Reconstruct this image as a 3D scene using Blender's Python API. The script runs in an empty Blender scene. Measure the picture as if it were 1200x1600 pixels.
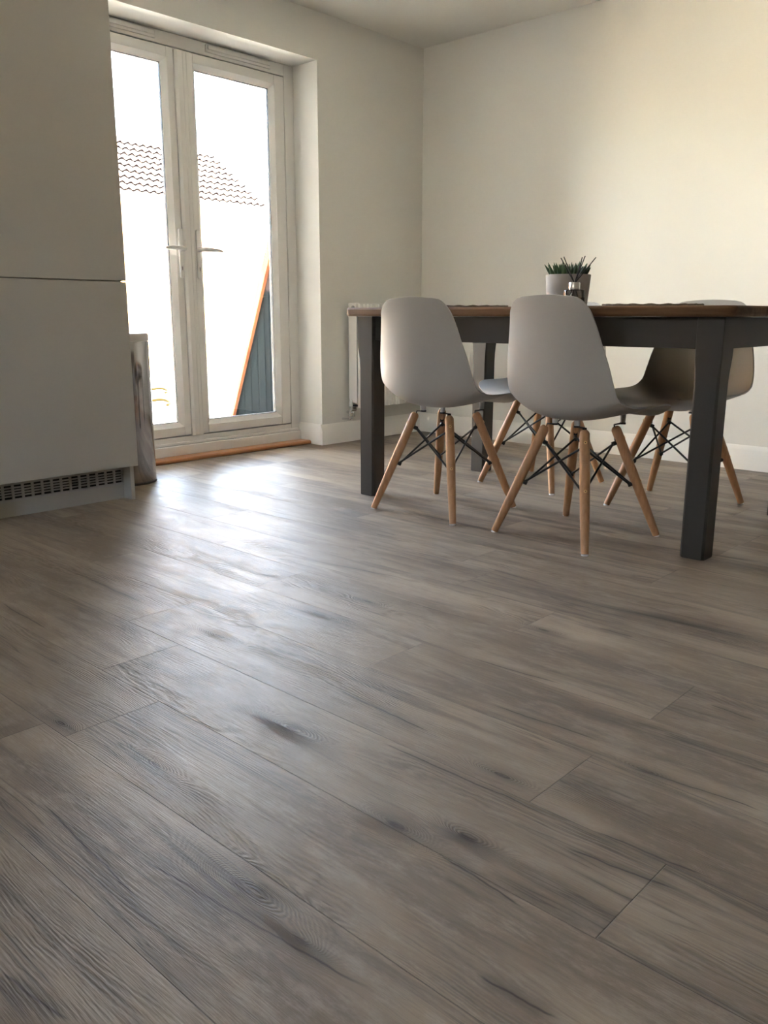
import bpy, bmesh, math, random
from mathutils import Vector, Matrix
C = bpy.context.scene.collection
random.seed(7)

# ---------------------------------------------------------------- camera
CAM = Vector((3.74778, -4.40728, 0.767)); YAW, PITCH, ROLL = 0.74688, 0.22809, 0.0016
cd = bpy.data.cameras.new('camera'); cam = bpy.data.objects.new('camera', cd); C.objects.link(cam)
cd.sensor_fit = 'VERTICAL'; cd.sensor_height = 32.0; cd.lens = 1321.2 / 1600 * 32; cd.clip_start = 0.02; cd.clip_end = 500
fw = Vector((-math.sin(YAW)*math.cos(PITCH), math.cos(YAW)*math.cos(PITCH), -math.sin(PITCH)))
rt = Vector((math.cos(YAW), math.sin(YAW), 0)); up = rt.cross(fw)
r2 = math.cos(ROLL)*rt + math.sin(ROLL)*up; u2 = -math.sin(ROLL)*rt + math.cos(ROLL)*up
cam.matrix_world = Matrix.Translation(CAM) @ Matrix((r2, u2, -fw)).transposed().to_4x4()
bpy.context.scene.camera = cam
vs = bpy.context.scene.view_settings
vs.view_transform = 'Standard'; vs.look = 'None'; vs.gamma = 1; vs.use_curve_mapping = False
vs.exposure = 2.65

# ---------------------------------------------------------------- sky and sun
SUN_TO = Vector((.16, .55, .82)).normalized()
w = bpy.data.worlds.new('world'); bpy.context.scene.world = w; w.use_nodes = True
nt = w.node_tree; bg = nt.nodes['Background']
sky = nt.nodes.new('ShaderNodeTexSky'); sky.sky_type = 'NISHITA'; sky.sun_disc = False
sky.sun_elevation = math.asin(SUN_TO.z); sky.sun_rotation = math.atan2(SUN_TO.x, SUN_TO.y)
sky.altitude = 100; sky.air_density = 1.0; sky.dust_density = 2.5
hs = nt.nodes.new('ShaderNodeHueSaturation'); hs.inputs['Saturation'].default_value = .65; nt.links.new(sky.outputs[0], hs.inputs['Color'])
tn = nt.nodes.new('ShaderNodeVectorMath'); tn.operation = 'MULTIPLY'; nt.links.new(hs.outputs[0], tn.inputs[0]); tn.inputs[1].default_value = (1.0, 1.0, .96); nt.links.new(tn.outputs[0], bg.inputs[0]); bg.inputs[1].default_value = 1.7
sl = bpy.data.lights.new('sun', 'SUN'); sl.energy = 11; sl.angle = 0.01; sl.color = (1, .94, .80)
so = bpy.data.objects.new('sun', sl); C.objects.link(so); so.location = (0, 0, 12)
so.rotation_euler = SUN_TO.to_track_quat('Z', 'Y').to_euler()

def portal(name, loc, sx, sy, direction):
    l = bpy.data.lights.new(name, 'AREA'); l.shape = 'RECTANGLE'; l.size = sx; l.size_y = sy; l.cycles.is_portal = True
    o = bpy.data.objects.new(name, l); C.objects.link(o); o.location = loc
    o.rotation_euler = (-Vector(direction)).to_track_quat('Z', 'Y').to_euler(); return o

# ---------------------------------------------------------------- helpers
def link(o, parent=None):
    C.objects.link(o)
    if parent is not None: o.parent = parent
    return o
def obj(name, bm, mat, parent=None, smooth=True, bevel=0, seg=2, origin=None):
    if origin is not None: bmesh.ops.translate(bm, verts=bm.verts, vec=-Vector(origin))
    bmesh.ops.recalc_face_normals(bm, faces=bm.faces)
    me = bpy.data.meshes.new(name); bm.to_mesh(me); bm.free()
    for m in (mat if isinstance(mat, (list, tuple)) else [mat]): me.materials.append(m)
    if smooth:
        for p in me.polygons: p.use_smooth = True
        me.set_sharp_from_angle(angle=math.radians(38))
    o = bpy.data.objects.new(name, me); link(o, parent)
    if origin is not None: o.location = origin
    if bevel:
        b = o.modifiers.new('bevel', 'BEVEL'); b.width = bevel; b.segments = seg; b.limit_method = 'ANGLE'; b.angle_limit = math.radians(35)
        b.harden_normals = False
    return o
def thing(name, label, cat, loc=(0, 0, 0), rotz=0, group=None):
    o = bpy.data.objects.new(name, None); o.empty_display_size = .05; C.objects.link(o)
    o.location = loc; o.rotation_euler = (0, 0, rotz); return tag(o, label, cat, group)
def tag(o, label, cat, group=None):
    o['label'] = label; o['category'] = cat
    if group: o['group'] = group
    return o
def struct(name, label=None, bm=None, m=None, **k):
    o = obj(name, bm, m, None, **k) if bm is not None else link(bpy.data.objects.new(name, None))
    o['kind'] = 'structure'
    if label: o['label'] = label
    return o
def box(bm, x0, x1, y0, y1, z0, z1):
    r = bmesh.ops.create_cube(bm, size=1)
    bmesh.ops.transform(bm, matrix=Matrix.Translation(((x0+x1)/2, (y0+y1)/2, (z0+z1)/2)) @ Matrix.Diagonal((abs(x1-x0), abs(y1-y0), abs(z1-z0), 1)), verts=r['verts'])
    return bm
def bx(*a): return box(bmesh.new(), *a)
def tube(bm, pts, radii, seg=12, cap=True):
    pts = [Vector(p) for p in pts]
    if not isinstance(radii, (list, tuple)): radii = [radii]*len(pts)
    rings = []; prev = None
    for i, p in enumerate(pts):
        d = (pts[min(i+1, len(pts)-1)] - pts[max(i-1, 0)]).normalized()
        if prev is None:
            a = Vector((0, 0, 1)) if abs(d.z) < .9 else Vector((1, 0, 0)); n = d.cross(a).normalized()
        else: n = (prev - d*prev.dot(d)).normalized()
        prev = n; b = d.cross(n)
        rings.append([bm.verts.new(p + radii[i]*(math.cos(2*math.pi*k/seg)*n + math.sin(2*math.pi*k/seg)*b)) for k in range(seg)])
    for a, b in zip(rings, rings[1:]):
        for k in range(seg): bm.faces.new((a[k], a[(k+1) % seg], b[(k+1) % seg], b[k]))
    if cap: bm.faces.new(rings[0][::-1]); bm.faces.new(rings[-1])
    return bm
def lathe(bm, prof, c=(0, 0, 0), seg=40, close=True):
    rings = []
    for r, z in prof:
        if r < 1e-6: rings.append([bm.verts.new((c[0], c[1], c[2]+z))])
        else: rings.append([bm.verts.new((c[0]+r*math.cos(2*math.pi*k/seg), c[1]+r*math.sin(2*math.pi*k/seg), c[2]+z)) for k in range(seg)])
    for a, b in zip(rings, rings[1:]):
        for k in range(seg):
            k2 = (k+1) % seg
            if len(a) == 1 and len(b) == 1: continue
            if len(a) == 1: bm.faces.new((a[0], b[k], b[k2]))
            elif len(b) == 1: bm.faces.new((a[k], a[k2], b[0]))
            else: bm.faces.new((a[k], a[k2], b[k2], b[k]))
    return bm
def prism(bm, poly, axis, a, b):
    """poly of 2D points extruded along axis (0 x, 1 y, 2 z) from a to b"""
    def P(u, v, t): return {0: (t, u, v), 1: (u, t, v), 2: (u, v, t)}[axis]
    A = [bm.verts.new(P(u, v, a)) for u, v in poly]; B = [bm.verts.new(P(u, v, b)) for u, v in poly]
    n = len(poly)
    for i in range(n): bm.faces.new((A[i], A[(i+1) % n], B[(i+1) % n], B[i]))
    bm.faces.new(A[::-1]); bm.faces.new(B); return bm
def dup(root, loc, rotz, label):
    r = root.copy(); C.objects.link(r); r.location = loc; r.rotation_euler = (0, 0, rotz); r['label'] = label
    def rec(a, b):
        for ch in [c for c in a.children]:
            c = ch.copy(); C.objects.link(c); c.parent = b; rec(ch, c)
    rec(root, r); return r

# ---------------------------------------------------------------- materials
class NT:
    def __init__(s, name):
        s.m = bpy.data.materials.new(name); s.m.use_nodes = True; s.t = s.m.node_tree; s.n = s.t.nodes; s.b = s.n['Principled BSDF']
    def new(s, t, **k):
        n = s.n.new(t)
        for a, v in k.items(): setattr(n, a, v)
        return n
    def set(s, sock, v):
        if isinstance(v, bpy.types.NodeSocket): s.t.links.new(v, sock)
        else: sock.default_value = v
    def math(s, op, a, b=0.0, c=0.0):
        n = s.new('ShaderNodeMath', operation=op)
        for i, v in enumerate((a, b, c)): s.set(n.inputs[i], v)
        return n.outputs[0]
    def xyz(s, x, y, z):
        n = s.new('ShaderNodeCombineXYZ')
        for i, v in enumerate((x, y, z)): s.set(n.inputs[i], v)
        return n.outputs[0]
    def sep(s, v):
        n = s.new('ShaderNodeSeparateXYZ'); s.set(n.inputs[0], v); return n.outputs
    def noise(s, vec, scale, detail=3, rough=.5, dist=0.0):
        n = s.new('ShaderNodeTexNoise'); s.set(n.inputs['Vector'], vec); s.set(n.inputs['Scale'], scale); s.set(n.inputs['Detail'], detail); s.set(n.inputs['Roughness'], rough); s.set(n.inputs['Distortion'], dist)
        return n.outputs['Fac']
    def white(s, vec):
        n = s.new('ShaderNodeTexWhiteNoise', noise_dimensions='3D'); s.set(n.inputs['Vector'], vec); return n.outputs
    def ss(s, v, a, b):
        n = s.new('ShaderNodeMapRange', interpolation_type='SMOOTHSTEP'); s.set(n.inputs[0], v); s.set(n.inputs[1], a); s.set(n.inputs[2], b); return n.outputs[0]
    def mix(s, f, a, b):
        n = s.new('ShaderNodeMix', data_type='RGBA'); s.set(n.inputs[0], f)
        s.set(n.inputs[6], a if isinstance(a, bpy.types.NodeSocket) else (*a, 1)); s.set(n.inputs[7], b if isinstance(b, bpy.types.NodeSocket) else (*b, 1)); return n.outputs[2]
    def bump(s, h, strength, dist):
        n = s.new('ShaderNodeBump'); s.set(n.inputs['Height'], h); n.inputs['Strength'].default_value = strength; n.inputs['Distance'].default_value = dist
        s.t.links.new(n.outputs[0], s.b.inputs['Normal'])
    def obj(s): return s.new('ShaderNodeTexCoord').outputs['Object']
    def pos(s): return s.new('ShaderNodeNewGeometry').outputs['Position']
    def col(s, v): s.set(s.b.inputs['Base Color'], v if isinstance(v, bpy.types.NodeSocket) else (*v, 1))
    def rough(s, v): s.set(s.b.inputs['Roughness'], v)

def mottled(name, c, var=.06, rough=.6, scale=8, metallic=0, bump=0.0, spec=.5, bscale=120):
    t = NT(name); f = t.noise(t.obj(), scale, 4)
    t.col(t.mix(f, tuple(x*(1-var) for x in c), tuple(min(1, x*(1+var)) for x in c)))
    t.rough(rough); t.b.inputs['Metallic'].default_value = metallic; t.b.inputs['Specular IOR Level'].default_value = spec
    if bump: t.bump(t.noise(t.obj(), bscale, 3), bump, .001)
    return t.m
def wood(name, c1, c2, axis, rough=.5, fine=60, spec=.35):
    t = NT(name); t.b.inputs['Specular IOR Level'].default_value = spec; p = t.sep(t.obj()); q = [p[0], p[1], p[2]]
    sc = [fine, fine, fine]; sc[axis] = fine*.06
    v = t.xyz(*[t.math('MULTIPLY', q[i], sc[i]) for i in range(3)])
    n = t.noise(v, 1.0, 4, .6, .4)
    sc2 = [6, 6, 6]; sc2[axis] = 1.0
    n2 = t.noise(t.xyz(*[t.math('MULTIPLY', q[i], sc2[i]) for i in range(3)]), 1.0, 2)
    f = t.ss(t.math('ADD', t.math('MULTIPLY', n, .6), t.math('MULTIPLY', n2, .5)), .35, .75)
    t.col(t.mix(f, c1, c2)); t.rough(rough); t.bump(n, .25, .0006)
    return t.m

M = {}
M['wall'] = mottled('wall_paint', (.76, .75, .70), .015, .75, 3, bump=.12, spec=.3, bscale=220)
M['wall_dim'] = mottled('dimmed_wall_paint', (.24, .215, .185), .03, .8, 3, bump=.1, spec=.2)  # unseen walls, darkened to cut the light bounced around the room
M['ceiling'] = mottled('ceiling_paint', (.80, .79, .735), .01, .85, 3, spec=.2)
M['gloss_white'] = mottled('white_gloss_trim', (.84, .82, .77), .01, .3, 5)
M['upvc'] = mottled('white_door_plastic', (.80, .785, .75), .01, .25, 5)
M['gasket'] = mottled('dark_rubber_gasket', (.03, .03, .03), .1, .6)
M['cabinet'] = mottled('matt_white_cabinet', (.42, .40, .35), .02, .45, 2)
M['grille'] = mottled('grey_grille_metal', (.42, .41, .40), .04, .4, metallic=.3)
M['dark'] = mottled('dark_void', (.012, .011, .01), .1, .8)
M['shell'] = mottled('light_grey_plastic', (.40, .38, .345), .015, .5, 6, spec=.22, bump=.12, bscale=900)
M['black_metal'] = mottled('black_coated_steel', (.018, .017, .017), .1, .4)
M['rubber'] = mottled('grey_rubber', (.45, .44, .43), .05, .6)
M['glide'] = mottled('white_plastic_glide', (.85, .84, .82), .02, .35)
M['brass'] = mottled('brass_screw', (.75, .5, .25), .05, .3, metallic=1)
M['beech'] = wood('beech_wood', (.36, .185, .088), (.48, .27, .14), 2, .42, 90)
M['table_paint'] = mottled('grey_table_paint', (.058, .052, .045), .05, .5, 6, spec=.22, bump=.1)
M['table_wood'] = wood('waxed_pine_top', (.075, .037, .018), (.185, .105, .054), 0, .6, 40, spec=.12)
M['sill_wood'] = wood('oak_threshold', (.36, .16, .07), (.55, .28, .13), 1, .35, 60)
M['radiator'] = mottled('radiator_enamel', (.82, .80, .76), .01, .3, 5)
M['chrome'] = mottled('chrome', (.75, .75, .76), .03, .12, 10, metallic=1)
M['steel'] = mottled('polished_steel', (.40, .40, .415), .08, .12, 6, metallic=1)
M['brushed'] = mottled('brushed_steel_lid', (.50, .49, .48), .05, .38, 20, metallic=.85)
M['black_plastic'] = mottled('black_plastic', (.02, .02, .022), .1, .45)
M['socket'] = mottled('white_socket_plastic', (.82, .80, .75), .01, .3, 5)
M['pot'] = mottled('grey_concrete_pot', (.27, .255, .245), .12, .8, 30, bump=.3)
M['soil'] = mottled('dark_soil', (.03, .02, .015), .4, .95, 80)
M['reed'] = mottled('black_reed', (.012, .011, .011), .1, .7)
M['collar'] = mottled('silver_collar', (.7, .68, .66), .03, .3, metallic=.9)
M['mat_weave'] = mottled('woven_brown_mat', (.13, .095, .065), .5, .9, 160, bump=.8, bscale=300)
M['slate'] = mottled('dark_slate_coaster', (.04, .038, .037), .2, .6, 60)
M['patio'] = mottled('pale_patio_stone', (.68, .66, .58), .08, .9, 4)
M['hose'] = mottled('garden_hose', (.030, .022, .006), .1, .9, spec=.05)
M['brick'] = mottled('outer_brick', (.50, .26, .14), .2, .9, 20)
M['bounce_render'] = mottled('pale_bounce_render', (.47, .41, .345), .06, .9, 5)
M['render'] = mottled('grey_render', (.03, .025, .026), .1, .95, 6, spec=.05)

def leaf_mat():
    t = NT('succulent_leaf'); z = t.sep(t.obj())[2]
    t.col(t.mix(t.noise(t.obj(), 60, 3), (.015, .04, .018), (.05, .10, .04))); t.rough(.45); return t.m
M['leaf'] = leaf_mat()
def glass_mat(name, tint=(1, 1, 1), refl=.9):
    m = bpy.data.materials.new(name); m.use_nodes = True; t = m.node_tree; t.nodes.clear()
    o = t.nodes.new('ShaderNodeOutputMaterial'); mx = t.nodes.new('ShaderNodeMixShader'); tr = t.nodes.new('ShaderNodeBsdfTransparent'); gl = t.nodes.new('ShaderNodeBsdfGlossy')
    fr = t.nodes.new('ShaderNodeFresnel'); fr.inputs[0].default_value = 1.45; tr.inputs[0].default_value = (*tint, 1); gl.inputs['Roughness'].default_value = .02
    t.links.new(fr.outputs[0], mx.inputs[0]); t.links.new(tr.outputs[0], mx.inputs[1]); t.links.new(gl.outputs[0], mx.inputs[2]); t.links.new(mx.outputs[0], o.inputs[0]); return m
M['glass'] = glass_mat('door_glass', (.97, .98, .98))
M['bottle_glass'] = glass_mat('bottle_glass', (.82, .82, .80))
M['oil'] = glass_mat('diffuser_oil', (.45, .42, .38))
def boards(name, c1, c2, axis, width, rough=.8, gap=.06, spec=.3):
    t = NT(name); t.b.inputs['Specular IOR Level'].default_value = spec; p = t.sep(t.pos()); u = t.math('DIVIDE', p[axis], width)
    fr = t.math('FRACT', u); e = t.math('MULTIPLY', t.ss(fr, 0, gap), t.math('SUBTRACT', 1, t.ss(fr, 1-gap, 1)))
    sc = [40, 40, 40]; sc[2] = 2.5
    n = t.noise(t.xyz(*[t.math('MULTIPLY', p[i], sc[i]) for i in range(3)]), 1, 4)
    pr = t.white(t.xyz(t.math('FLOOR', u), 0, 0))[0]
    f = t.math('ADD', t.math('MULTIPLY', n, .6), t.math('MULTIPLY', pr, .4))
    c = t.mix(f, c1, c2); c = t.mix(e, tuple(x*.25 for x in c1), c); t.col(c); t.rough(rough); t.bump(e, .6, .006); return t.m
M['screen'] = boards('dark_shaded_boards', (.0022, .0036, .0042), (.006, .009, .010), 0, .10, .95, spec=.02)  # dark boards, colour taken near black to stand in for deep shade
M['fence'] = boards('pale_timber_fence', (.62, .34, .14), (.80, .50, .24), 1, .125)
M['fence_bounce'] = boards('pale_bounce_fence', (.66, .52, .36), (.80, .66, .48), 0, .125)
M['plank'] = wood('sawn_timber', (.12, .042, .014), (.20, .08, .030), 2, .8, 50)
M['clay'] = mottled('clay_roof_tile', (.58, .40, .30), .18, .85, 3)
M['tile_shade'] = mottled('tile_shade_line', (.006, .005, .005), .2, 1.0, spec=0)  # near-black riser faces paint the shade line under each tile course

KNOTS = [(2.925, -3.789, .12, .034, 13), (2.61, -3.447, .10, .028, 10), (2.54, -3.696, .07, .020, 7), (2.273, -3.732, .06, .02, 7), (2.686, -2.67, .06, .018, 7), (2.213, -2.813, .05, .014, 5),
         (3.008, -3.309, .06, .018, 7), (2.191, -2.974, .1, .02, 8), (3.182, -3.127, .05, .014, 5), (3.073, -3.492, .06, .02, 7), (2.973, -3.54, .07, .022, 8), (3.05, -3.806, .05, .015, 5), (2.12, -3.25, .08, .02, 7)]
CRACKS = [(2.727, -3.857, 3.189, -3.803), (3.242, -3.70, 3.357, -3.69), (3.057, -3.549, 3.228, -3.564), (3.139, -3.137, 3.381, -3.113), (3.184, -3.411, 3.362, -3.391), (3.195, -3.346, 3.379, -3.334), (2.773, -3.365, 3.157, -3.358),
          (2.83, -3.10, 3.073, -3.084), (3.153, -2.798, 3.258, -2.807), (2.653, -2.935, 2.891, -2.918), (2.26, -2.328, 2.487, -2.346), (2.665, -2.412, 3.12, -2.353), (2.538, -3.26, 2.83, -3.273), (2.772, -2.559, 2.878, -2.562),
          (2.5, -3.884, 2.856, -3.906), (2.821, -4.085, 2.959, -4.066), (1.422, -3.231, 1.792, -3.243), (1.474, -3.504, 1.78, -3.517), (1.654, -2.675, 2.163, -2.582), (1.578, -1.912, 2.254, -1.948), (2.48, -1.736, 2.887, -1.674)]
def floor_mat():
    t = NT('grey_oak_planks'); p = t.sep(t.pos()); x, y = p[0], p[1]
    W, L, Y0 = .2035, 1.22, -3.55
    ru = t.math('DIVIDE', t.math('SUBTRACT', y, Y0), W); row = t.math('FLOOR', ru); rf = t.math('FRACT', ru)
    off = t.math('MULTIPLY', t.white(t.xyz(row, 3.3, 1.1))[0], L)
    for r, v in {-1: 2.33, 0: 2.10, 1: 3.087, 2: 2.52, 3: 1.88, 4: 1.415, -2: 1.03, -3: 3.55, 5: 2.3}.items():
        c = t.math('COMPARE', row, float(r), .1)
        off = t.math('ADD', t.math('MULTIPLY', off, t.math('SUBTRACT', 1, c)), t.math('MULTIPLY', c, float(v)))
    cu = t.math('DIVIDE', t.math('SUBTRACT', x, off), L); colm = t.math('FLOOR', cu); cf = t.math('FRACT', cu)
    rnd = t.white(t.xyz(row, colm, 2.7)); rc = t.sep(rnd[1])
    gx = t.math('ADD', x, t.math('MULTIPLY', rc[0], 37.0)); gy = t.math('ADD', y, t.math('MULTIPLY', rc[1], 23.0)); gz = t.math('MULTIPLY', rc[2], 11.0)
    def st(ax, ay, sc=1.0, d=2, r=.5, di=0.0): return t.noise(t.xyz(t.math('MULTIPLY', gx, ax), t.math('MULTIPLY', gy, ay), gz), sc, d, r, di)
    # knots and drying cracks that stand at fixed places in the boards
    own = None; KA = 1.7; kg = None
    for (kx, ky, ka, kb, amp) in KNOTS:
        u = t.math('DIVIDE', t.math('SUBTRACT', x, kx), ka); v_ = t.math('DIVIDE', t.math('SUBTRACT', y, ky), kb)
        g = t.math('POWER', 2.71828, t.math('MULTIPLY', t.math('ADD', t.math('MULTIPLY', u, u), t.math('MULTIPLY', v_, v_)), -1.0))
        own = t.math('MULTIPLY', g, float(amp*KA)) if own is None else t.math('MULTIPLY_ADD', g, float(amp*KA), own)
        kg = g if kg is None else t.math('MAXIMUM', kg, g)
    wob = t.math('ADD', t.math('MULTIPLY', t.math('SUBTRACT', t.noise(t.xyz(t.math('MULTIPLY', x, 9.0), t.math('MULTIPLY', y, 9.0), .3), 1, 3, .6), .5), .018), 0.0)
    ck = None; chl = None
    for (x0, y0, x1, y1) in CRACKS:
        m_ = (y1-y0)/(x1-x0); L2 = (x1-x0)/2
        v_ = t.math('ADD', t.math('ADD', t.math('MULTIPLY_ADD', x, -m_, float(-(y0-m_*x0))), y), wob)
        av = t.math('ABSOLUTE', v_); win = t.math('SUBTRACT', 1, t.math('ABSOLUTE', t.math('DIVIDE', t.math('SUBTRACT', x, (x0+x1)/2), L2)))
        win = t.math('MAXIMUM', win, 0.0)
        c1 = t.math('MULTIPLY', t.math('SUBTRACT', 1, t.ss(av, 0, .0030)), t.ss(win, 0, .35)); c2 = t.math('MULTIPLY', t.math('SUBTRACT', 1, t.ss(av, 0, .024)), t.ss(win, 0, .6))
        ck = c1 if ck is None else t.math('MAXIMUM', ck, c1); chl = c2 if chl is None else t.math('MAXIMUM', chl, c2)
    # ring field
    field = t.math('ADD', t.math('MULTIPLY', gy, 115.0), t.math('MULTIPLY', st(1.3, 6.5, d=1, di=.3), 26.0))
    field = t.math('ADD', field, own)
    kn = kg; core = t.ss(kg, .86, 1.0)
    field = t.math('ADD', field, t.math('MULTIPLY', st(7, 34, d=4, r=.6), 3.2))
    ring = t.math('ADD', t.math('MULTIPLY', t.math('SINE', t.math('MULTIPLY', field, 6.2832)), .5), .5)
    brk = t.ss(st(5, 22, d=4, r=.7), .38, .62)
    cath = t.ss(st(.9, 4.0, d=1), .50, .66); act = t.math('MAXIMUM', t.math('MAXIMUM', cath, kn), .30)
    ringm = t.math('MULTIPLY', t.math('MULTIPLY', ring, brk), act)
    fibre = st(14, 420, d=3, r=.6)
    # colour
    broad = st(1.1, 6.0, d=3, r=.55, di=.5); streak = st(1.6, 17.0, d=4, r=.6, di=.6)
    patch = t.noise(t.xyz(t.math('MULTIPLY', gx, 9.0), t.math('MULTIPLY', gy, 26.0), gz), 1, 7, .72)
    c = t.mix(t.ss(broad, .32, .68), (.182, .140, .102), (.345, .272, .198))
    c = t.mix(t.math('MULTIPLY', t.ss(streak, .50, .66), .6), c, (.125, .10, .083))
    c = t.mix(t.math('MULTIPLY', t.ss(patch, .44, .66), .42), c, (.41, .345, .275))
    c = t.mix(t.math('MULTIPLY', t.math('SUBTRACT', 1, t.ss(fibre, .3, .5)), .18), c, (.10, .083, .07))
    c = t.mix(t.math('ADD', t.math('MULTIPLY', ringm, .38), t.math('MULTIPLY', t.math('MULTIPLY', ring, kg), .45)), c, (.080, .065, .053))
    c = t.mix(t.math('MULTIPLY', kn, .45), c, (.085, .07, .058))
    c = t.mix(t.math('MULTIPLY', core, .7), c, (.05, .04, .034))
    # cracks
    cr = st(.75, 17.0, d=4, r=.62, di=.5); ad = t.math('ABSOLUTE', t.math('SUBTRACT', cr, .5)); line = t.math('SUBTRACT', 1, t.ss(ad, .0, .016)); halo = t.math('SUBTRACT', 1, t.ss(ad, .0, .085))
    msk = t.ss(st(1.5, 6.0, d=2), .52, .62)
    c = t.mix(t.math('MULTIPLY', t.math('MULTIPLY', halo, msk), .35), c, (.10, .080, .066))
    crack = t.math('MAXIMUM', t.math('MULTIPLY', t.math('MULTIPLY', line, msk), .55), ck)
    c = t.mix(t.math('MULTIPLY', chl, .5), c, (.095, .075, .06))
    c = t.mix(t.math('MULTIPLY', crack, .8), c, (.04, .032, .028))
    tone = t.math('ADD', .90, t.math('MULTIPLY', rc[2], .2))
    mul = t.new('ShaderNodeVectorMath', operation='SCALE'); t.set(mul.inputs[0], c); t.set(mul.inputs[3], tone)
    # joints
    ew = .0045
    er = t.math('MULTIPLY', t.math('MINIMUM', rf, t.math('SUBTRACT', 1, rf)), W)
    ec = t.math('MULTIPLY', t.math('MINIMUM', cf, t.math('SUBTRACT', 1, cf)), L)
    e = t.math('MINIMUM', er, ec); joint = t.math('SUBTRACT', 1, t.ss(e, .0002, .0013))
    t.col(t.mix(t.math('MULTIPLY', joint, .5), mul.outputs[0], (.045, .037, .032)))
    t.rough(t.math('ADD', .42, t.math('ADD', t.math('MULTIPLY', ringm, .12), t.math('MULTIPLY', t.math('SUBTRACT', patch, .5), .35))))
    t.b.inputs['Specular IOR Level'].default_value = .31
    h = t.math('SUBTRACT', t.math('ADD', t.math('MULTIPLY', ringm, -.65), t.math('MULTIPLY', fibre, .6)), t.math('MULTIPLY', joint, 1.0))
    t.bump(h, .9, .0015)
    return t.m
M['floor'] = floor_mat()

# ---------------------------------------------------------------- room shell
H = 2.387; XR = 5.4; YF = -6.6
struct('floor', 'grey-brown oak effect plank floor', bx(0, XR, YF, 0, -.12, 0), M['floor'])
struct('ceiling', None, bx(-.3, XR+.1, YF-.1, .1, H, H+.35), M['ceiling'])
struct('wall_back', None, bx(-.3, XR+.1, 0, .1, -.12, H), M['wall'])
bm = bx(-.3, 0, -.911, 0, -.12, H); box(bm, -.3, 0, YF, -2.46, -.12, H); box(bm, -.3, 0, -2.46, -.911, 2.1425, H)
struct('wall_left', None, bm, M['wall'])
struct('wall_right', None, bx(XR, XR+.1, YF, 0, -.12, H), M['wall_dim'])
WX0, WX1, WZ0, WZ1 = 1.9, 3.1, 1.2, 2.1      # unseen window opening, added behind the camera for fill light
bm = bx(0, WX0, YF-.1, YF, -.12, H); box(bm, WX1, XR, YF-.1, YF, -.12, H); box(bm, WX0, WX1, YF-.1, YF, -.12, WZ0); box(bm, WX0, WX1, YF-.1, YF, WZ1, H)
struct('wall_front', None, bm, M['wall_dim'])
wn = struct('fill_window_1')
bm = bx(WX0, WX0+.06, YF-.09, YF-.02, WZ0, WZ1); box(bm, WX1-.06, WX1, YF-.09, YF-.02, WZ0, WZ1); box(bm, WX0+.06, WX1-.06, YF-.09, YF-.02, WZ0, WZ0+.06); box(bm, WX0+.06, WX1-.06, YF-.09, YF-.02, WZ1-.06, WZ1); box(bm, 2.47, 2.53, YF-.09, YF-.02, WZ0+.06, WZ1-.06)
obj('fill_window_frame', bm, M['upvc'], wn); obj('pane', bx(WX0+.06, WX1-.06, YF-.06, YF-.055, WZ0+.06, WZ1-.06), M['glass'], wn)
struct('floor_threshold', None, bx(-.3, 0, -2.46, -.911, -.12, 0), M['floor']).name = 'floor_2'
def skirt_poly(side):  # offset from wall, height
    return [(0, 0), (.017, 0), (.017, .088), (.0135, .094), (.0135, .100), (.010, .106), (.007, .119), (.003, .124), (0, .124)]
pr = skirt_poly(0)
struct('baseboard_back', None, prism(bmesh.new(), [(-a, z) for a, z in pr], 0, 0, XR), M['gloss_white'])
bm = prism(bmesh.new(), pr, 1, -.911-.017, -.017)
prism(bm, [(-.911-a, z) for a, z in pr], 0, -.2, .0)
struct('baseboard_left', None, bm, M['gloss_white'])
struct('baseboard_right', None, prism(bmesh.new(), [(XR-a, z) for a, z in pr], 1, YF, 0), M['gloss_white'])

# ---------------------------------------------------------------- french doors
FX = -.20
door = struct('door_1', 'white double-glazed french doors opening to the garden')
def ring_box(bm, y0, y1, z0, z1, wy0, wy1, wz0, wz1, x0, x1):
    box(bm, x0, x1, y0, y0+wy0, z0, z1); box(bm, x0, x1, y1-wy1, y1, z0, z1)
    box(bm, x0, x1, y0+wy0, y1-wy1, z0, z0+wz0); box(bm, x0, x1, y0+wy0, y1-wy1, z1-wz1, z1)
    return bm
fr = obj('door_frame', ring_box(bmesh.new(), -2.46, -.911, .02, 2.1425, .071, .071, .098, .062, FX-.07, FX), M['upvc'], door, bevel=.003)
g_ = ring_box(bmesh.new(), -2.40, -.971, .106, 2.092, .02, .02, .026, .026, FX-.069, FX-.056)
obj('frame_gasket', g_, M['gasket'], door)
bm = bx(FX, FX+.028, -2.46, -.929, .02, .075); box(bm, FX, FX+.014, -2.46, -.929, .075, .092)
obj('cill_step', bm, M['upvc'], door, bevel=.004)
for y0, y1 in ((-2.10, -1.815), (-1.515, -1.085)):
    bm = bx(FX, FX+.012, y0, y1, 2.096, 2.132); box(bm, FX+.012, FX+.022, y0+.008, y1-.008, 2.108, 2.129)
    obj('trickle_vent', bm, M['upvc'], door, bevel=.003)
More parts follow.
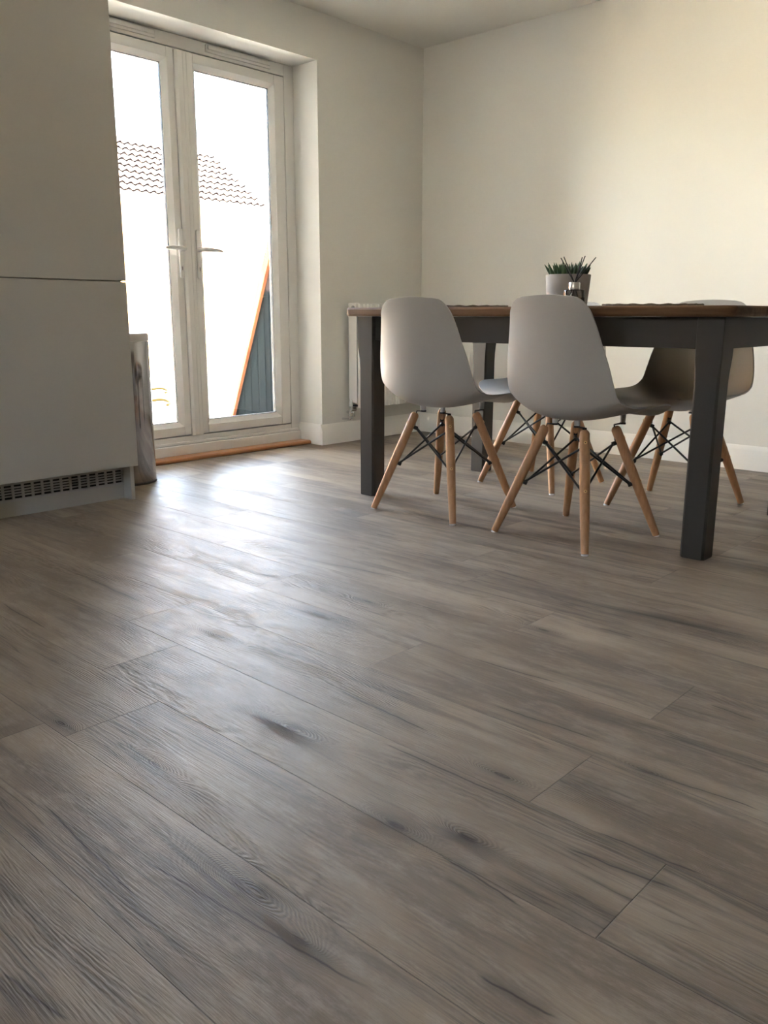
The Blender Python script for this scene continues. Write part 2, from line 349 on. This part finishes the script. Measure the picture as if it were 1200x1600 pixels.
def leaf(y0, y1, s0, s1, hinge_lo):
    z0, z1 = .124, 2.074; bx0, bx1 = FX-.055, FX+.004
    lf = obj('door_leaf', ring_box(bmesh.new(), y0, y1, z0, z1, s0, s1, .078-.03, .078-.03, bx0, bx1), M['upvc'], door, bevel=.003)
    gy0, gy1, gz0, gz1 = y0+s0, y1-s1, z0+.048, z1-.048
    # sloping glazing bead as four prisms
    b = .024; bm = bmesh.new(); xo, xi = FX+.001, FX-.018
    outer = [(gy0, gz0), (gy1, gz0), (gy1, gz1), (gy0, gz1)]; inner = [(gy0+b, gz0+b), (gy1-b, gz0+b), (gy1-b, gz1-b), (gy0+b, gz1-b)]
    O = [bm.verts.new((xo, *p)) for p in outer]; I = [bm.verts.new((xi, *p)) for p in inner]
    O2 = [bm.verts.new((xi-.02, *p)) for p in outer]; I2 = [bm.verts.new((xi-.02, *p)) for p in inner]
    for k in range(4):
        k2 = (k+1) % 4
        bm.faces.new((O[k], O[k2], I[k2], I[k])); bm.faces.new((I[k], I[k2], I2[k2], I2[k])); bm.faces.new((I2[k], I2[k2], O2[k2], O2[k])); bm.faces.new((O2[k], O2[k2], O[k2], O[k]))
    obj('glazing_bead', bm, M['upvc'], lf, smooth=False)
    g = .004; obj('gasket', ring_box(bmesh.new(), gy0+b-.001, gy1-b+.001, gz0+b-.001, gz1-b+.001, g, g, g, g, xi-.019, xi-.004), M['gasket'], lf)
    obj('glass_pane', bx(xi-.026, xi-.022, gy0+b-.004, gy1-b+.004, gz0+b-.004, gz1-b+.004), M['glass'], lf)
    return lf
LR = leaf(-1.668, -.988, .070, .071, None)
LL = leaf(-2.386, -1.714, .071, .041, None)
bm = prism(bmesh.new(), [(FX-.052, -1.712), (FX+.010, -1.712), (FX+.022, -1.700), (FX+.022, -1.672), (FX+.016, -1.664), (FX+.016, -1.648), (FX+.008, -1.636), (FX+.003, -1.636), (FX+.003, -1.669), (FX-.052, -1.669)], 2, .120, 2.068)
obj('meeting_strip', bm, M['upvc'], LR, smooth=False, bevel=.002)
def handle(leafo, yc, sgn, z=1.108):
    pl = prism(bmesh.new(), [(yc-.013, z+.094), (yc-.009, z+.102), (yc+.009, z+.102), (yc+.013, z+.094), (yc+.013, z-.140), (yc+.009, z-.148), (yc-.009, z-.148), (yc-.013, z-.140)], 0, FX+.004, FX+.018)
    obj('handle_plate', pl, M['upvc'], leafo, bevel=.003)
    bm = tube(bmesh.new(), [(FX+.015, yc, z), (FX+.045, yc, z), (FX+.056, yc+sgn*.008, z), (FX+.060, yc+sgn*.03, z+.001), (FX+.060, yc+sgn*.085, z), (FX+.056, yc+sgn*.125, z-.003)], [.012, .0115, .0115, .011, .0095, .006], 14)
    obj('lever', bm, M['upvc'], leafo)
    ky = lathe(bmesh.new(), [(0, 0), (.0085, 0), (.0085, .004), (0, .004)], seg=20); bmesh.ops.rotate(ky, verts=ky.verts, matrix=Matrix.Rotation(math.pi/2, 3, 'Y'))
    bmesh.ops.translate(ky, verts=ky.verts, vec=(FX+.014, yc, z-.092)); box(ky, FX+.014, FX+.018, yc-.004, yc+.004, z-.114, z-.095); obj('key_cylinder', ky, M['chrome'], leafo)
    obj('keyhole', bx(FX+.0175, FX+.019, yc-.0012, yc+.0012, z-.108, z-.090), M['dark'], leafo)
handle(LL, -1.728, -1); handle(LR, -1.618, +1)
bm = prism(bmesh.new(), [(-.2, 0), (-.09, 0), (-.084, .006), (-.084, .016), (-.092, .022), (-.2, .022)], 1, -2.46, -.912)
tag(obj('threshold_board', bm, M['sill_wood'], None, bevel=.002), 'oak threshold board along the foot of the glazed garden doors', 'threshold')

# ---------------------------------------------------------------- kitchen tall units
def tall_unit(y0, y1, label):
    t = thing('tall_cabinet', label, 'cabinet', (.3, (y0+y1)/2, 0), 0)
    T = Vector((-.3, -(y0+y1)/2, 0))
    def part(n, bm, m, **k):
        bmesh.ops.translate(bm, verts=bm.verts, vec=T); return obj(n, bm, m, t, **k)
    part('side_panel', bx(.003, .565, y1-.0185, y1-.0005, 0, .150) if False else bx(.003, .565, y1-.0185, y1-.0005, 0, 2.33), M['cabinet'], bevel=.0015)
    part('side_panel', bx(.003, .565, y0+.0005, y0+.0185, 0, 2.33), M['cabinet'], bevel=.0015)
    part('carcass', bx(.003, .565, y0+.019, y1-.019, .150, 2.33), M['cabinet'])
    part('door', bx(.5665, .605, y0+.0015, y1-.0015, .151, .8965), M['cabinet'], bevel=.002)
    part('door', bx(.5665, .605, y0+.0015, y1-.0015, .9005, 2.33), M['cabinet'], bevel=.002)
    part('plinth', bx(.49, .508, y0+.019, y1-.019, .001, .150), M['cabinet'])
    n = 14; gw = (y1-y0-.05)/n; gz0, gz1 = .062, .132
    bm = bmesh.new(); xa, xb = .509, .514
    # frame with slots: columns of five slots each
    bars_z = [gz0, gz0+.012]
    box(bm, xa, xb, y0+.02, y1-.022, gz0, gz0+.010); box(bm, xa, xb, y0+.02, y1-.022, gz1-.006, gz1)
    for k in range(n+1):
        yc = y0+.025+k*gw
        box(bm, xa, xb, max(y0+.02, yc-.005) if k else y0+.02, yc+.005 if k < n else y1-.022, gz0+.010, gz1-.006)
    for j in range(1, 5):
        z = gz0+.010 + j*(gz1-gz0-.016)/5
        for k in range(n):
            box(bm, xa+.0005, xb-.0005, y0+.030+k*gw, y0+.020+(k+1)*gw, z-.0028, z+.0028)
    g = part('vent_grille', bm, M['grille'])
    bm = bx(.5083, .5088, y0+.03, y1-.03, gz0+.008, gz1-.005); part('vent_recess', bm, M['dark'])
    bm = lathe(bmesh.new(), [(0, 0), (.0035, 0), (.0035, .002), (0, .002)], seg=12); bmesh.ops.rotate(bm, verts=bm.verts, matrix=Matrix.Rotation(math.pi/2, 3, 'Y')); bmesh.ops.translate(bm, verts=bm.verts, vec=(xb, y1-.0265, .105))
    part('screw', bm, M['chrome'])
    return t
tall_unit(-3.133, -2.533, 'tall matt white cabinet beside the garden doors, grille in its plinth')
tall_unit(-3.735, -3.135, 'second tall matt white cabinet, further from the garden doors')

# ---------------------------------------------------------------- bin
b = thing('pedal_bin', 'round polished steel bin between the tall cabinet and the garden doors', 'bin', (.188, -2.338, 0))
obj('base_ring', lathe(bmesh.new(), [(0, 0), (.126, 0), (.127, .003), (.126, .010), (0, .010)], seg=64), M['black_plastic'], b)
obj('body', lathe(bmesh.new(), [(0, .0105), (.1235, .0105), (.125, .013), (.125, .648), (.123, .652), (0, .652)], seg=96), M['steel'], b)
obj('lid', lathe(bmesh.new(), [(0, .6525), (.1225, .6525), (.1255, .656), (.1255, .680), (.122, .688), (.09, .694), (.0, .699)], seg=96), M['brushed'], b)
pd = bx(.10, .165, -.03, .03, .012, .018); bmesh.ops.rotate(pd, verts=pd.verts, matrix=Matrix.Rotation(-.95, 3, 'Z')); obj('pedal', pd, M['black_plastic'], b, bevel=.003)

# ---------------------------------------------------------------- radiator
ra = thing('radiator', 'white panel radiator on the wall beside the garden doors', 'radiator', (0, -.395, 0))
Y0, Y1 = -.31, .29
def panel(x0, x1):
    bm = bmesh.new(); n = 18; pts = []
    ys = []
    k = 0; y = Y0+.012
    prof = [(x1-.006, Y0), (x1, Y0+.006)]
    step = (Y1-Y0-.024)/n
    for i in range(n):
        a = Y0+.012+i*step
        prof += [(x1, a+step*.62), (x1-.006, a+step*.74), (x1-.006, a+step*.88), (x1, a+step)]
    prof += [(x1-.006, Y1), (x0, Y1), (x0, Y0)]
    return prism(bm, prof, 2, .215, .835)
obj('front_panel', panel(.100, .118), M['radiator'], ra, bevel=.002)
obj('rear_panel', panel(.030, .044), M['radiator'], ra, bevel=.002)
for ys in ((Y0-.003, Y0), (Y1, Y1+.003)): obj('side_cover', bx(.028, .096, ys[0], ys[1], .245, .84), M['radiator'], ra, bevel=.001)
bm = bmesh.new(); box(bm, .030, .112, Y0, Y0+.008, .836, .842); box(bm, .030, .112, Y1-.008, Y1, .836, .842); box(bm, .030, .036, Y0+.008, Y1-.008, .836, .842); box(bm, .106, .112, Y0+.008, Y1-.008, .836, .842)
for i in range(28): box(bm, .036, .106, Y0+.014+i*.0207, Y0+.019+i*.0207, .837, .841)
obj('top_grille', bm, M['radiator'], ra)
bm = bmesh.new(); tube(bm, [(.07, Y0-.0032, .815), (.07, Y0-.010, .815)], .011, 16); obj('bleed_cap', bm, M['grille'], ra)
obj('wall_bracket', bx(0.001, .030, Y0+.06, Y0+.09, .3, .78), M['radiator'], ra); obj('wall_bracket', bx(0.001, .030, Y1-.09, Y1-.06, .3, .78), M['radiator'], ra)
obj('end_cap', bx(.055, .085, Y0+.002, Y0+.03, .222, .232), M['dark'], ra)
# valve
vx, vy = .072, Y0-.032
va = obj('valve', tube(tube(bmesh.new(), [(vx, vy, .165), (vx, vy, .170), (vx, vy, .225)], [.010, .013, .010], 16), [(vx, vy, .205), (vx, Y0+.01, .205)], [.012, .010], 16), M['chrome'], ra)
obj('valve_cap', lathe(bmesh.new(), [(0, 0), (.0105, 0), (.0115, .01), (.0095, .034), (.006, .042), (0, .044)], (vx, vy, .226), 24), M['radiator'], va)
bm = tube(bmesh.new(), [(vx-.03, vy, .19), (vx+.02, vy, .19)], [.008, .009], 14); tube(bm, [(vx+.018, vy, .189), (vx+.038, vy-.008, .170)], [.007, .004], 12)
obj('drain_spigot', bm, M['chrome'], va)
bm = tube(bmesh.new(), [(vx, vy, .166), (vx, vy, .155), (vx-.01, vy, .147), (vx-.03, vy, .145), (.001, vy, .145)], .0075, 14); tube(bm, [(vx, vy, .150), (vx, vy, .166)], .0125, 8)
obj('feed_pipe', bm, M['chrome'], va)

# ---------------------------------------------------------------- wall socket
so_ = thing('wall_socket', 'white double power socket low on the back wall behind the table', 'socket', (.348, 0, .495))
obj('face_plate', bx(-.073, .073, -.010, -.0005, -.043, .043), M['socket'], so_, bevel=.003, seg=3)
for sx in (-.034, .034):
    bm = bx(sx-.003, sx+.003, -.0106, -.010, .002, .012); box(bm, sx-.014, sx-.008, -.0106, -.010, -.014, -.008); box(bm, sx+.008, sx+.014, -.0106, -.010, -.014, -.008)
    obj('pin_holes', bm, M['dark'], so_)
    obj('switch', bx(sx*.35-.004, sx*.35+.004, -.014, -.010, .022, .036), M['socket'], so_, bevel=.001)

# ---------------------------------------------------------------- dining table
TX, TY = 1.955, -1.355
tb = thing('dining_table', 'farmhouse dining table with brown wooden top and grey painted legs', 'table', (TX, TY, 0))
LXo, LYo = .771, .441      # outer leg faces from centre
def leg_bm(sx, sy):
    bm = bmesh.new(); rings = []
    def sec(wd, z, ch):
        # outer faces fixed, inner faces move
        x1 = LXo; y1 = LYo; ox = (wd-.08)*.45
        xa, xb = x1-.08-ox*.2, x1+ox*.9; ya, yb = y1-.08-ox*.2, y1+ox*.9
        if wd < .08: xa, xb, ya, yb = x1-.08, x1, y1-.08, y1
        pts = [(xa+ch, ya), (xb-ch, ya), (xb, ya+ch), (xb, yb-ch), (xb-ch, yb), (xa+ch, yb), (xa, yb-ch), (xa, ya+ch)]
        return [bm.verts.new((sx*x, sy*y, z)) for x, y in pts]
    zs = [(.08, 0.0, .010), (.08, .004, .007), (.080, .55, .007), (.0815, .585, .006), (.086, .615, .004), (.0905, .64, .0025), (.0915, .665, .002), (.0915, .764, .002)]
    R = [sec(*z) for z in zs]
    for a, b_ in zip(R, R[1:]):
        for k in range(8): bm.faces.new((a[k], a[(k+1) % 8], b_[(k+1) % 8], b_[k]))
    bm.faces.new(R[0][::-1]); bm.faces.new(R[-1]); return bm
for sx in (-1, 1):
    for sy in (-1, 1): obj('leg', leg_bm(sx, sy), M['table_paint'], tb)
for s in (-1, 1):
    obj('apron', bx(-.69, .69, s*.405, s*.425, .668, .764), M['table_paint'], tb, bevel=.002)
    obj('apron', bx(s*.735, s*.755, -.36, .36, .668, .764), M['table_paint'], tb, bevel=.002)
def rrect(hx, hy, r, n=6):
    P = []
    for cx, cy, a0 in ((hx-r, hy-r, 0), (-hx+r, hy-r, 90), (-hx+r, -hy+r, 180), (hx-r, -hy+r, 270)):
        for k in range(n+1): a = math.radians(a0+90*k/n); P.append((cx+r*math.cos(a), cy+r*math.sin(a)))
    return P
bm = prism(bmesh.new(), rrect(.815, .485, .03), 2, .765, .799)
obj('tabletop', bm, M['table_wood'], tb, bevel=.009, seg=4)
TT = .799

# ---------------------------------------------------------------- chairs
def catmull(P, n):
    out = []
    for i in range(len(P)-1):
        p0, p1, p2, p3 = P[max(i-1, 0)], P[i], P[i+1], P[min(i+2, len(P)-1)]
        for k in range(n):
            t = k/n; out.append(tuple(.5*((2*b)+(-a+c)*t+(2*a-5*b+4*c-d)*t*t+(-a+3*b-3*c+d)*t**3) for a, b, c, d in zip(p0, p1, p2, p3)))
    out.append(P[-1]); return out
# forward, height, half width, curl of the edges
PROF = [(.262, .418, .195, .000), (.252, .435, .205, .006), (.225, .445, .220, .015), (.165, .445, .231, .028), (.09, .436, .235, .038), (.02, .427, .235, .046), (-.05, .421, .234, .058),
        (-.105, .425, .233, .068), (-.150, .443, .232, .073), (-.176, .478, .231, .070), (-.188, .53, .227, .060), (-.195, .60, .215, .049), (-.201, .67, .197, .037), (-.208, .74, .179, .027), (-.214, .795, .163, .013), (-.218, .828, .155, .005)]
def shell_bm():
    S = catmull(PROF, 5); n = len(S); arc = [0]
    for a, b_ in zip(S, S[1:]): arc.append(arc[-1]+math.hypot(b_[0]-a[0], b_[1]-a[1]))
    bm = bmesh.new(); rows = []; K = 30
    for i, (f, z, hw, cu) in enumerate(S):
        a = S[max(i-1, 0)]; c = S[min(i+1, n-1)]; tf, tz = c[0]-a[0], c[1]-a[1]; L = math.hypot(tf, tz); tf /= L; tz /= L
        nf, nz = tz, -tf      # towards the sitter
        if nz < 0 and nf < 0: nf, nz = -nf, -nz
        d1 = arc[-1]-arc[i]; d0 = arc[i]
        for d, r in ((d1, .058), (d0, .10)):
            if d < r: hw -= r*(1-math.sqrt(max(0, 1-((r-d)/r)**2)))*.92
        row = []
        for k in range(K+1):
            t = math.sin((k/K*2-1)*math.pi/2*.92)/math.sin(math.pi/2*.92)
            c_ = cu*(abs(t)**2.3); inset = 1-.0*abs(t)
            x = hw*t; bow = .012*(1-t*t)*(1 if d1 < .2 else 0)*0
            cr = .006*(1-t*t)*max(0, 1-d1/.07)
            row.append(bm.verts.new((x, f+nf*c_, z+nz*c_+cr)))
        rows.append(row)
    for a, b_ in zip(rows, rows[1:]):
        for k in range(K): bm.faces.new((a[k], a[k+1], b_[k+1], b_[k]))
    bmesh.ops.smooth_vert(bm, verts=[v for v in bm.verts if not v.is_boundary], factor=.5, use_axis_x=True, use_axis_y=True, use_axis_z=True)
    return bm
FT, TP, ZT = .203, .086, .386
def make_chair(label):
    t = thing('dining_chair', label, 'chair', (0, 0, 0), 0, 'moulded chairs around the dining table')
    sh = obj('seat_shell', shell_bm(), M['shell'], t)
    s = sh.modifiers.new('solid', 'SOLIDIFY'); s.thickness = .0065; s.offset = 0; s.use_rim = True
    bv = sh.modifiers.new('bevel', 'BEVEL'); bv.width = .002; bv.segments = 2; bv.limit_method = 'ANGLE'; bv.angle_limit = math.radians(50)
    pos = {}
    for sx, sy in ((-1, -1), (1, -1), (1, 1), (-1, 1)):
        top = Vector((sx*TP, sy*TP, ZT)); foot = Vector((sx*FT, sy*FT, .004))
        P = lambda k: top.lerp(foot, k)
        lg = obj('leg', tube(bmesh.new(), [P(-.012), P(0), P(.015), P(.4), P(.7), P(1)], [.010, .0145, .0170, .0176, .0158, .0125], 20), M['beech'], t)
        obj('glide', tube(bmesh.new(), [foot+Vector((0, 0, .0005)), foot+Vector((0, 0, -.004))], [.0118, .0118], 16), M['glide'], lg)
        out = Vector((sx, sy, 0)).normalized(); ax = (foot-top).normalized()
        nrm = (out - ax*out.dot(ax)).normalized()
        for k in (.10, .50):
            c = P(k)+nrm*(.0172 if k < .3 else .0168); bm = tube(bmesh.new(), [c-nrm*.002, c+nrm*.0012], .0056, 14); obj('screw', bm, M['brass'], lg)
            bm = tube(bmesh.new(), [c+nrm*.0008, c+nrm*.0016], .0018, 10); obj('screw_hole', bm, M['dark'], lg)
        inn = -nrm
        up_n = P(.12)+inn*.025; lo_n = P(.50)+inn*.023
        pos[(sx, sy)] = (up_n, lo_n)
        obj('bolt', tube(bmesh.new(), [P(.12)+inn*.010, up_n+inn*.007], .0078, 12), M['black_metal'], t)
        obj('bolt', tube(bmesh.new(), [P(.50)+inn*.010, lo_n+inn*.007], .0078, 12), M['black_metal'], t)
        # bracket from the leg top to the rubber mount below the shell
        side = Vector((-out.y, out.x, 0)); a = P(.10)+inn*.0175; b_ = Vector((sx*(TP-.004), sy*(TP-.004), ZT+.012)); c = Vector((sx*(TP+.030), sy*(TP+.022), ZT+.014))
        if sy < 0: c = Vector((sx*(TP-.038), sy*(TP-.006), ZT+.014))
        else: c = Vector((sx*(TP+.004), sy*(TP+.034), ZT+.014))
        bm = bmesh.new()
        for p, q in ((a, b_), (b_, c)):
            d = (q-p); sd = side*.007; tk = d.cross(side).normalized()*.0016
            vs_ = [bm.verts.new(v) for v in (p-sd-tk, p+sd-tk, p+sd+tk, p-sd+tk, q-sd-tk, q+sd-tk, q+sd+tk, q-sd+tk)]
            for fidx in ((0, 1, 2, 3), (4, 5, 6, 7), (0, 1, 5, 4), (1, 2, 6, 5), (2, 3, 7, 6), (3, 0, 4, 7)): bm.faces.new([vs_[i] for i in fidx])
        tube(bm, [c+Vector((0, 0, -.003)), c+Vector((0, 0, .003))], .011, 14)
        obj('bracket', bm, M['black_metal'], t)
        obj('rubber_mount', tube(bmesh.new(), [c+Vector((0, 0, .0035)), c+Vector((0, 0, .030))], [.009, .0105], 16), M['rubber'], t)
    ring = [(-1, -1), (1, -1), (1, 1), (-1, 1)]
    for i in range(4):
        A, B = ring[i], ring[(i+1) % 4]
        obj('cross_rod', tube(bmesh.new(), [pos[A][0], pos[B][1]], .0040, 10), M['black_metal'], t)
        obj('cross_rod', tube(bmesh.new(), [pos[B][0]+Vector((0, 0, .004)), pos[A][1]+Vector((0, 0, .004))], .0040, 10), M['black_metal'], t)
    return t
ch = make_chair('light grey moulded chair on the near side of the table, by its radiator end')
ch.location = (1.633, -1.762, 0); ch.rotation_euler = (0, 0, math.radians(.5))
dup(ch, (2.242, -1.767, 0), math.radians(-8), 'light grey moulded chair on the near side of the table, nearest the camera')
dup(ch, (1.620, -1.016, 0), math.radians(177), 'light grey moulded chair across the table, mostly hidden behind the near chairs')
dup(ch, (2.292, -1.050, 0), math.radians(181), 'light grey moulded chair on the far side, seen behind the near right table leg')

# ---------------------------------------------------------------- things on the table
po = thing('potted_succulent', 'spiky dark green succulent in a round grey concrete pot on the table', 'plant', (1.944, -1.40, TT+.0))
obj('pot', lathe(bmesh.new(), [(0, 0), (.074, 0), (.077, .004), (.087, .122), (.086, .125), (.081, .125), (.079, .110), (0, .109)], seg=64), M['pot'], po)
obj('soil', lathe(bmesh.new(), [(0, .1095), (.078, .1095), (.07, .113), (0, .115)], seg=32), M['soil'], po)
bm = bmesh.new()
for i in range(46):
    a = i*2.39996; rr = .072*math.sqrt((i+.5)/46); tilt = .10+.75*(rr/.072)*random.uniform(.6, 1.1); Lf = random.uniform(.042, .062)
    base = Vector((rr*math.cos(a)*.85, rr*math.sin(a)*.85, .112)); d = Vector((math.cos(a)*math.sin(tilt), math.sin(a)*math.sin(tilt), math.cos(tilt)))
    bend = Vector((0, 0, 1))*.008
    tube(bm, [base, base+d*Lf*.3, base+d*Lf*.65+bend*.4, base+d*Lf+bend], [.006, .0085, .0055, .0006], 7)
obj('foliage', bm, M['leaf'], po)
dx, dy = 2.092, -1.60
rd = thing('reed_diffuser', 'small clear glass reed diffuser with black reeds before the grey pot', 'diffuser', (dx, dy, TT+.004))
obj('bottle', lathe(bmesh.new(), [(0, 0), (.036, 0), (.039, .004), (.039, .050), (.037, .056), (.026, .0585), (.016, .060), (.016, .064)], seg=48), M['bottle_glass'], rd)
obj('oil', lathe(bmesh.new(), [(0, .003), (.035, .003), (.0365, .006), (.0365, .028), (0, .028)], seg=48), M['oil'], rd)
obj('collar', lathe(bmesh.new(), [(.0165, .0605), (.0195, .0605), (.0200, .063), (.0200, .081), (.0185, .083), (.010, .083), (.010, .078)], seg=40), M['collar'], rd)
for i, (ax, ay, hh) in enumerate(((-.062, .02, .176), (-.050, -.02, .170), (.020, .03, .176), (.026, .0, .170), (.074, .012, .168), (.055, -.03, .135))):
    obj('reed', tube(bmesh.new(), [(-ax*.42, -ay*.4, .006), (ax*.04, ay*.05, .083), (ax, ay, hh)], .0018, 8), M['reed'], rd)
co = tag(obj('coaster', prism(bmesh.new(), rrect(.085, .055, .004), 2, 0, .0035), M['slate'], None, origin=None), 'thin dark slate tray beneath the glass diffuser', 'tray'); co.location = (2.15, -1.60, TT+.0003)
def placemat(x, y, label):
    bm = bmesh.new(); n = 120; top = []; bot = []; c = bm.verts.new((0, 0, .004)); cb = bm.verts.new((0, 0, .0003))
    for k in range(n):
        a = 2*math.pi*k/n; r = .165+.004*math.sin(a*18); z = .0035+.003*math.sin(a*9)**2
        top.append(bm.verts.new((r*math.cos(a), r*.82*math.sin(a), z+.0015))); bot.append(bm.verts.new((r*math.cos(a), r*.82*math.sin(a), .0004)))
    for k in range(n):
        k2 = (k+1) % n; bm.faces.new((c, top[k], top[k2])); bm.faces.new((top[k], bot[k], bot[k2], top[k2])); bm.faces.new((cb, bot[k2], bot[k]))
    o = obj('placemat', bm, M['mat_weave']); o.location = (x, y, TT+.0002); return tag(o, label, 'placemat', 'woven placemats on the table')
placemat(1.66, -1.67, 'brown woven placemat on the table before the near left chair')
placemat(2.43, -1.67, 'brown woven placemat on the table to the right of the slate tray')
placemat(1.66, -1.05, 'brown woven placemat on the far side of the table, by its radiator end')
placemat(2.33, -1.05, 'brown woven placemat on the far side of the table, right of the pot')

# ---------------------------------------------------------------- garden
GZ = -.12
struct('trim_1', 'pale paved garden ground', bx(-60, -.3, -40, 60, GZ-.1, GZ), M['patio']).name = 'floor_3'
bm = bx(-.33, -.301, -8, -2.46, GZ, 2.75); box(bm, -.33, -.301, -.911, 8, GZ, 2.75); box(bm, -.33, -.301, -2.46, -.911, 2.1425, 2.75); box(bm, -.33, -.301, -2.46, -.911, GZ, -.02)
struct('wall_outer', None, bm, M['brick'])
struct('wall_bounce', None, bx(-.5, 6, -10.2, -10.0, GZ, 2.6), M['bounce_render'])  # unseen wall, added outside the rear window to bounce warm fill inside
struct('trim_2', None, bx(-.3, 12, -12, YF-.1, GZ-.1, GZ), M['patio']).name = 'floor_4'
# dark raked timber screen and the plank leaning along it
sc = thing('garden_screen', 'dark shaded board screen with a raked edge outside the right door', 'fence', (-1.3, .3, GZ))
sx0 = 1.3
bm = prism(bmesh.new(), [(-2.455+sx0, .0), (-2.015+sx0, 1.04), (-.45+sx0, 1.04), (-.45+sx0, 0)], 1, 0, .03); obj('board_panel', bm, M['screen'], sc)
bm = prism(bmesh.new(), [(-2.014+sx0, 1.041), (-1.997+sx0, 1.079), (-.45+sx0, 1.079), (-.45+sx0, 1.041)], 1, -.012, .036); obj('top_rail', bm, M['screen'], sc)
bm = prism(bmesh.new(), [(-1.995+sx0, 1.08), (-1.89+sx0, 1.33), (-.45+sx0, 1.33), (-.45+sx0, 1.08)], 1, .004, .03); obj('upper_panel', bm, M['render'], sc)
bm = prism(bmesh.new(), [(-2.465, GZ), (-2.43, GZ), (-1.80, 1.37), (-1.86, 1.398), (-2.155, .71), (-2.115, .70)], 1, .255, .287)
tag(obj('timber_plank', bm, M['plank'], None), 'orange-brown sawn plank leaning along the slanted edge of the dark screen', 'plank')
# fence at the far end of the garden
fe = thing('garden_fence', 'pale sunlit board fence across the garden, seen through the left door', 'fence', (-8.5, 3, GZ))
bm = bx(-.02, 0, -6, 9, .05, 1.75); obj('board_panel', bm, M['fence'], fe)
obj('gravel_board', bx(-.03, .01, -6, 9, 0, .045), M['fence'], fe)
obj('capping_rail', bx(-.04, .03, -6, 9, 1.751, 1.79), M['fence'], fe)
for k in range(8): obj('post', bx(.005, .09, -5.9+2.0*k, -5.81+2.0*k, 0, 1.74), M['fence'], fe)
sf = thing('garden_fence', 'pale board fence added along the left side of the garden to bounce sunlight', 'fence', (-4.4, -3.8, GZ))  # out of view, added to bounce sun onto the door reveal
obj('board_panel', bx(-4, 4, -.02, 0, .05, 1.75), M['fence_bounce'], sf); obj('capping_rail', bx(-4, 4, -.04, .02, 1.751, 1.79), M['fence_bounce'], sf)
# hose lying on the patio
for nm, ctr, lab in (('garden_hose', (-4.95, 1.02), 'curled piece of garden hose on the patio, farther from the doors'), ('garden_hose', (-3.75, .26), 'curled piece of garden hose on the patio, nearer the doors')):
    bm = tube(bmesh.new(), [(.16*math.cos(a*.3), .22*math.sin(a*.3), .012+.03*math.sin(a*.3)**2) for a in range(0, 12)], .016, 8)
    o = obj(nm, bm, M['hose']); o.location = (*ctr, GZ); o.rotation_euler = (0, 0, .6); tag(o, lab, 'hose', 'garden hose pieces')
# neighbour's house with clay pantiles
nh = thing('neighbour_house', "neighbour's house with a clay pantile roof beyond the garden", 'house', (-16, 4, GZ))
EX, EZ, RX, RZ = 2.5, 3.36, 0.0, 5.05
Ya, Yb = -9.0, 6.0
bm = prism(bmesh.new(), [(-3.3, 0), (2.51, 0), (2.51, 3.40), (0, 4.98), (-3.3, 2.7)], 1, Ya+.3, Yb-.3); obj('wall', bm, M['brick'], nh)
courses = 10; bm = bmesh.new(); nseg = 8; wv = .21; nx = int((Yb-Ya)/wv*nseg)
du = Vector((EX-RX, 0, EZ-RZ)); Ls = du.length; dn = du.normalized(); nrm = Vector((-dn.z, 0, dn.x)); nrm = nrm if nrm.z > 0 else -nrm
cl = Ls/courses
for j in range(courses):
    up_e = Vector((RX, 0, RZ))+dn*(cl*j-.03); lo_e = Vector((RX, 0, RZ))+dn*(cl*(j+1)+.02); prev = None
    for i in range(nx+1):
        y = Ya+(Yb-Ya)*i/nx; hh = .028*(math.sin(2*math.pi*i/nseg)) + .03
        a = bm.verts.new(up_e+nrm*(hh)+Vector((0, y, 0))); b_ = bm.verts.new(lo_e+nrm*(hh+.066)+Vector((0, y, 0))); c = bm.verts.new(lo_e+nrm*(hh-.002)+Vector((0, y, 0)))
        if prev:
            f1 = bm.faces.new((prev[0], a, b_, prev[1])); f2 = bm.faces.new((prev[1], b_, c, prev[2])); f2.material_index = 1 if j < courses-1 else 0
        prev = (a, b_, c)
obj('tiled_roof', bm, [M['clay'], M['tile_shade']], nh, smooth=False)
bm = prism(bmesh.new(), [(-3.7, 2.62), (0, 5.05), (0, 4.98), (-3.7, 2.52)], 1, Ya, Yb); obj('rear_roof', bm, M['clay'], nh)
bm = bmesh.new()
tube(bm, [(0, Ya, 5.06), (0, Yb, 5.06)], .10, 12); obj('ridge_tiles', bm, M['clay'], nh)
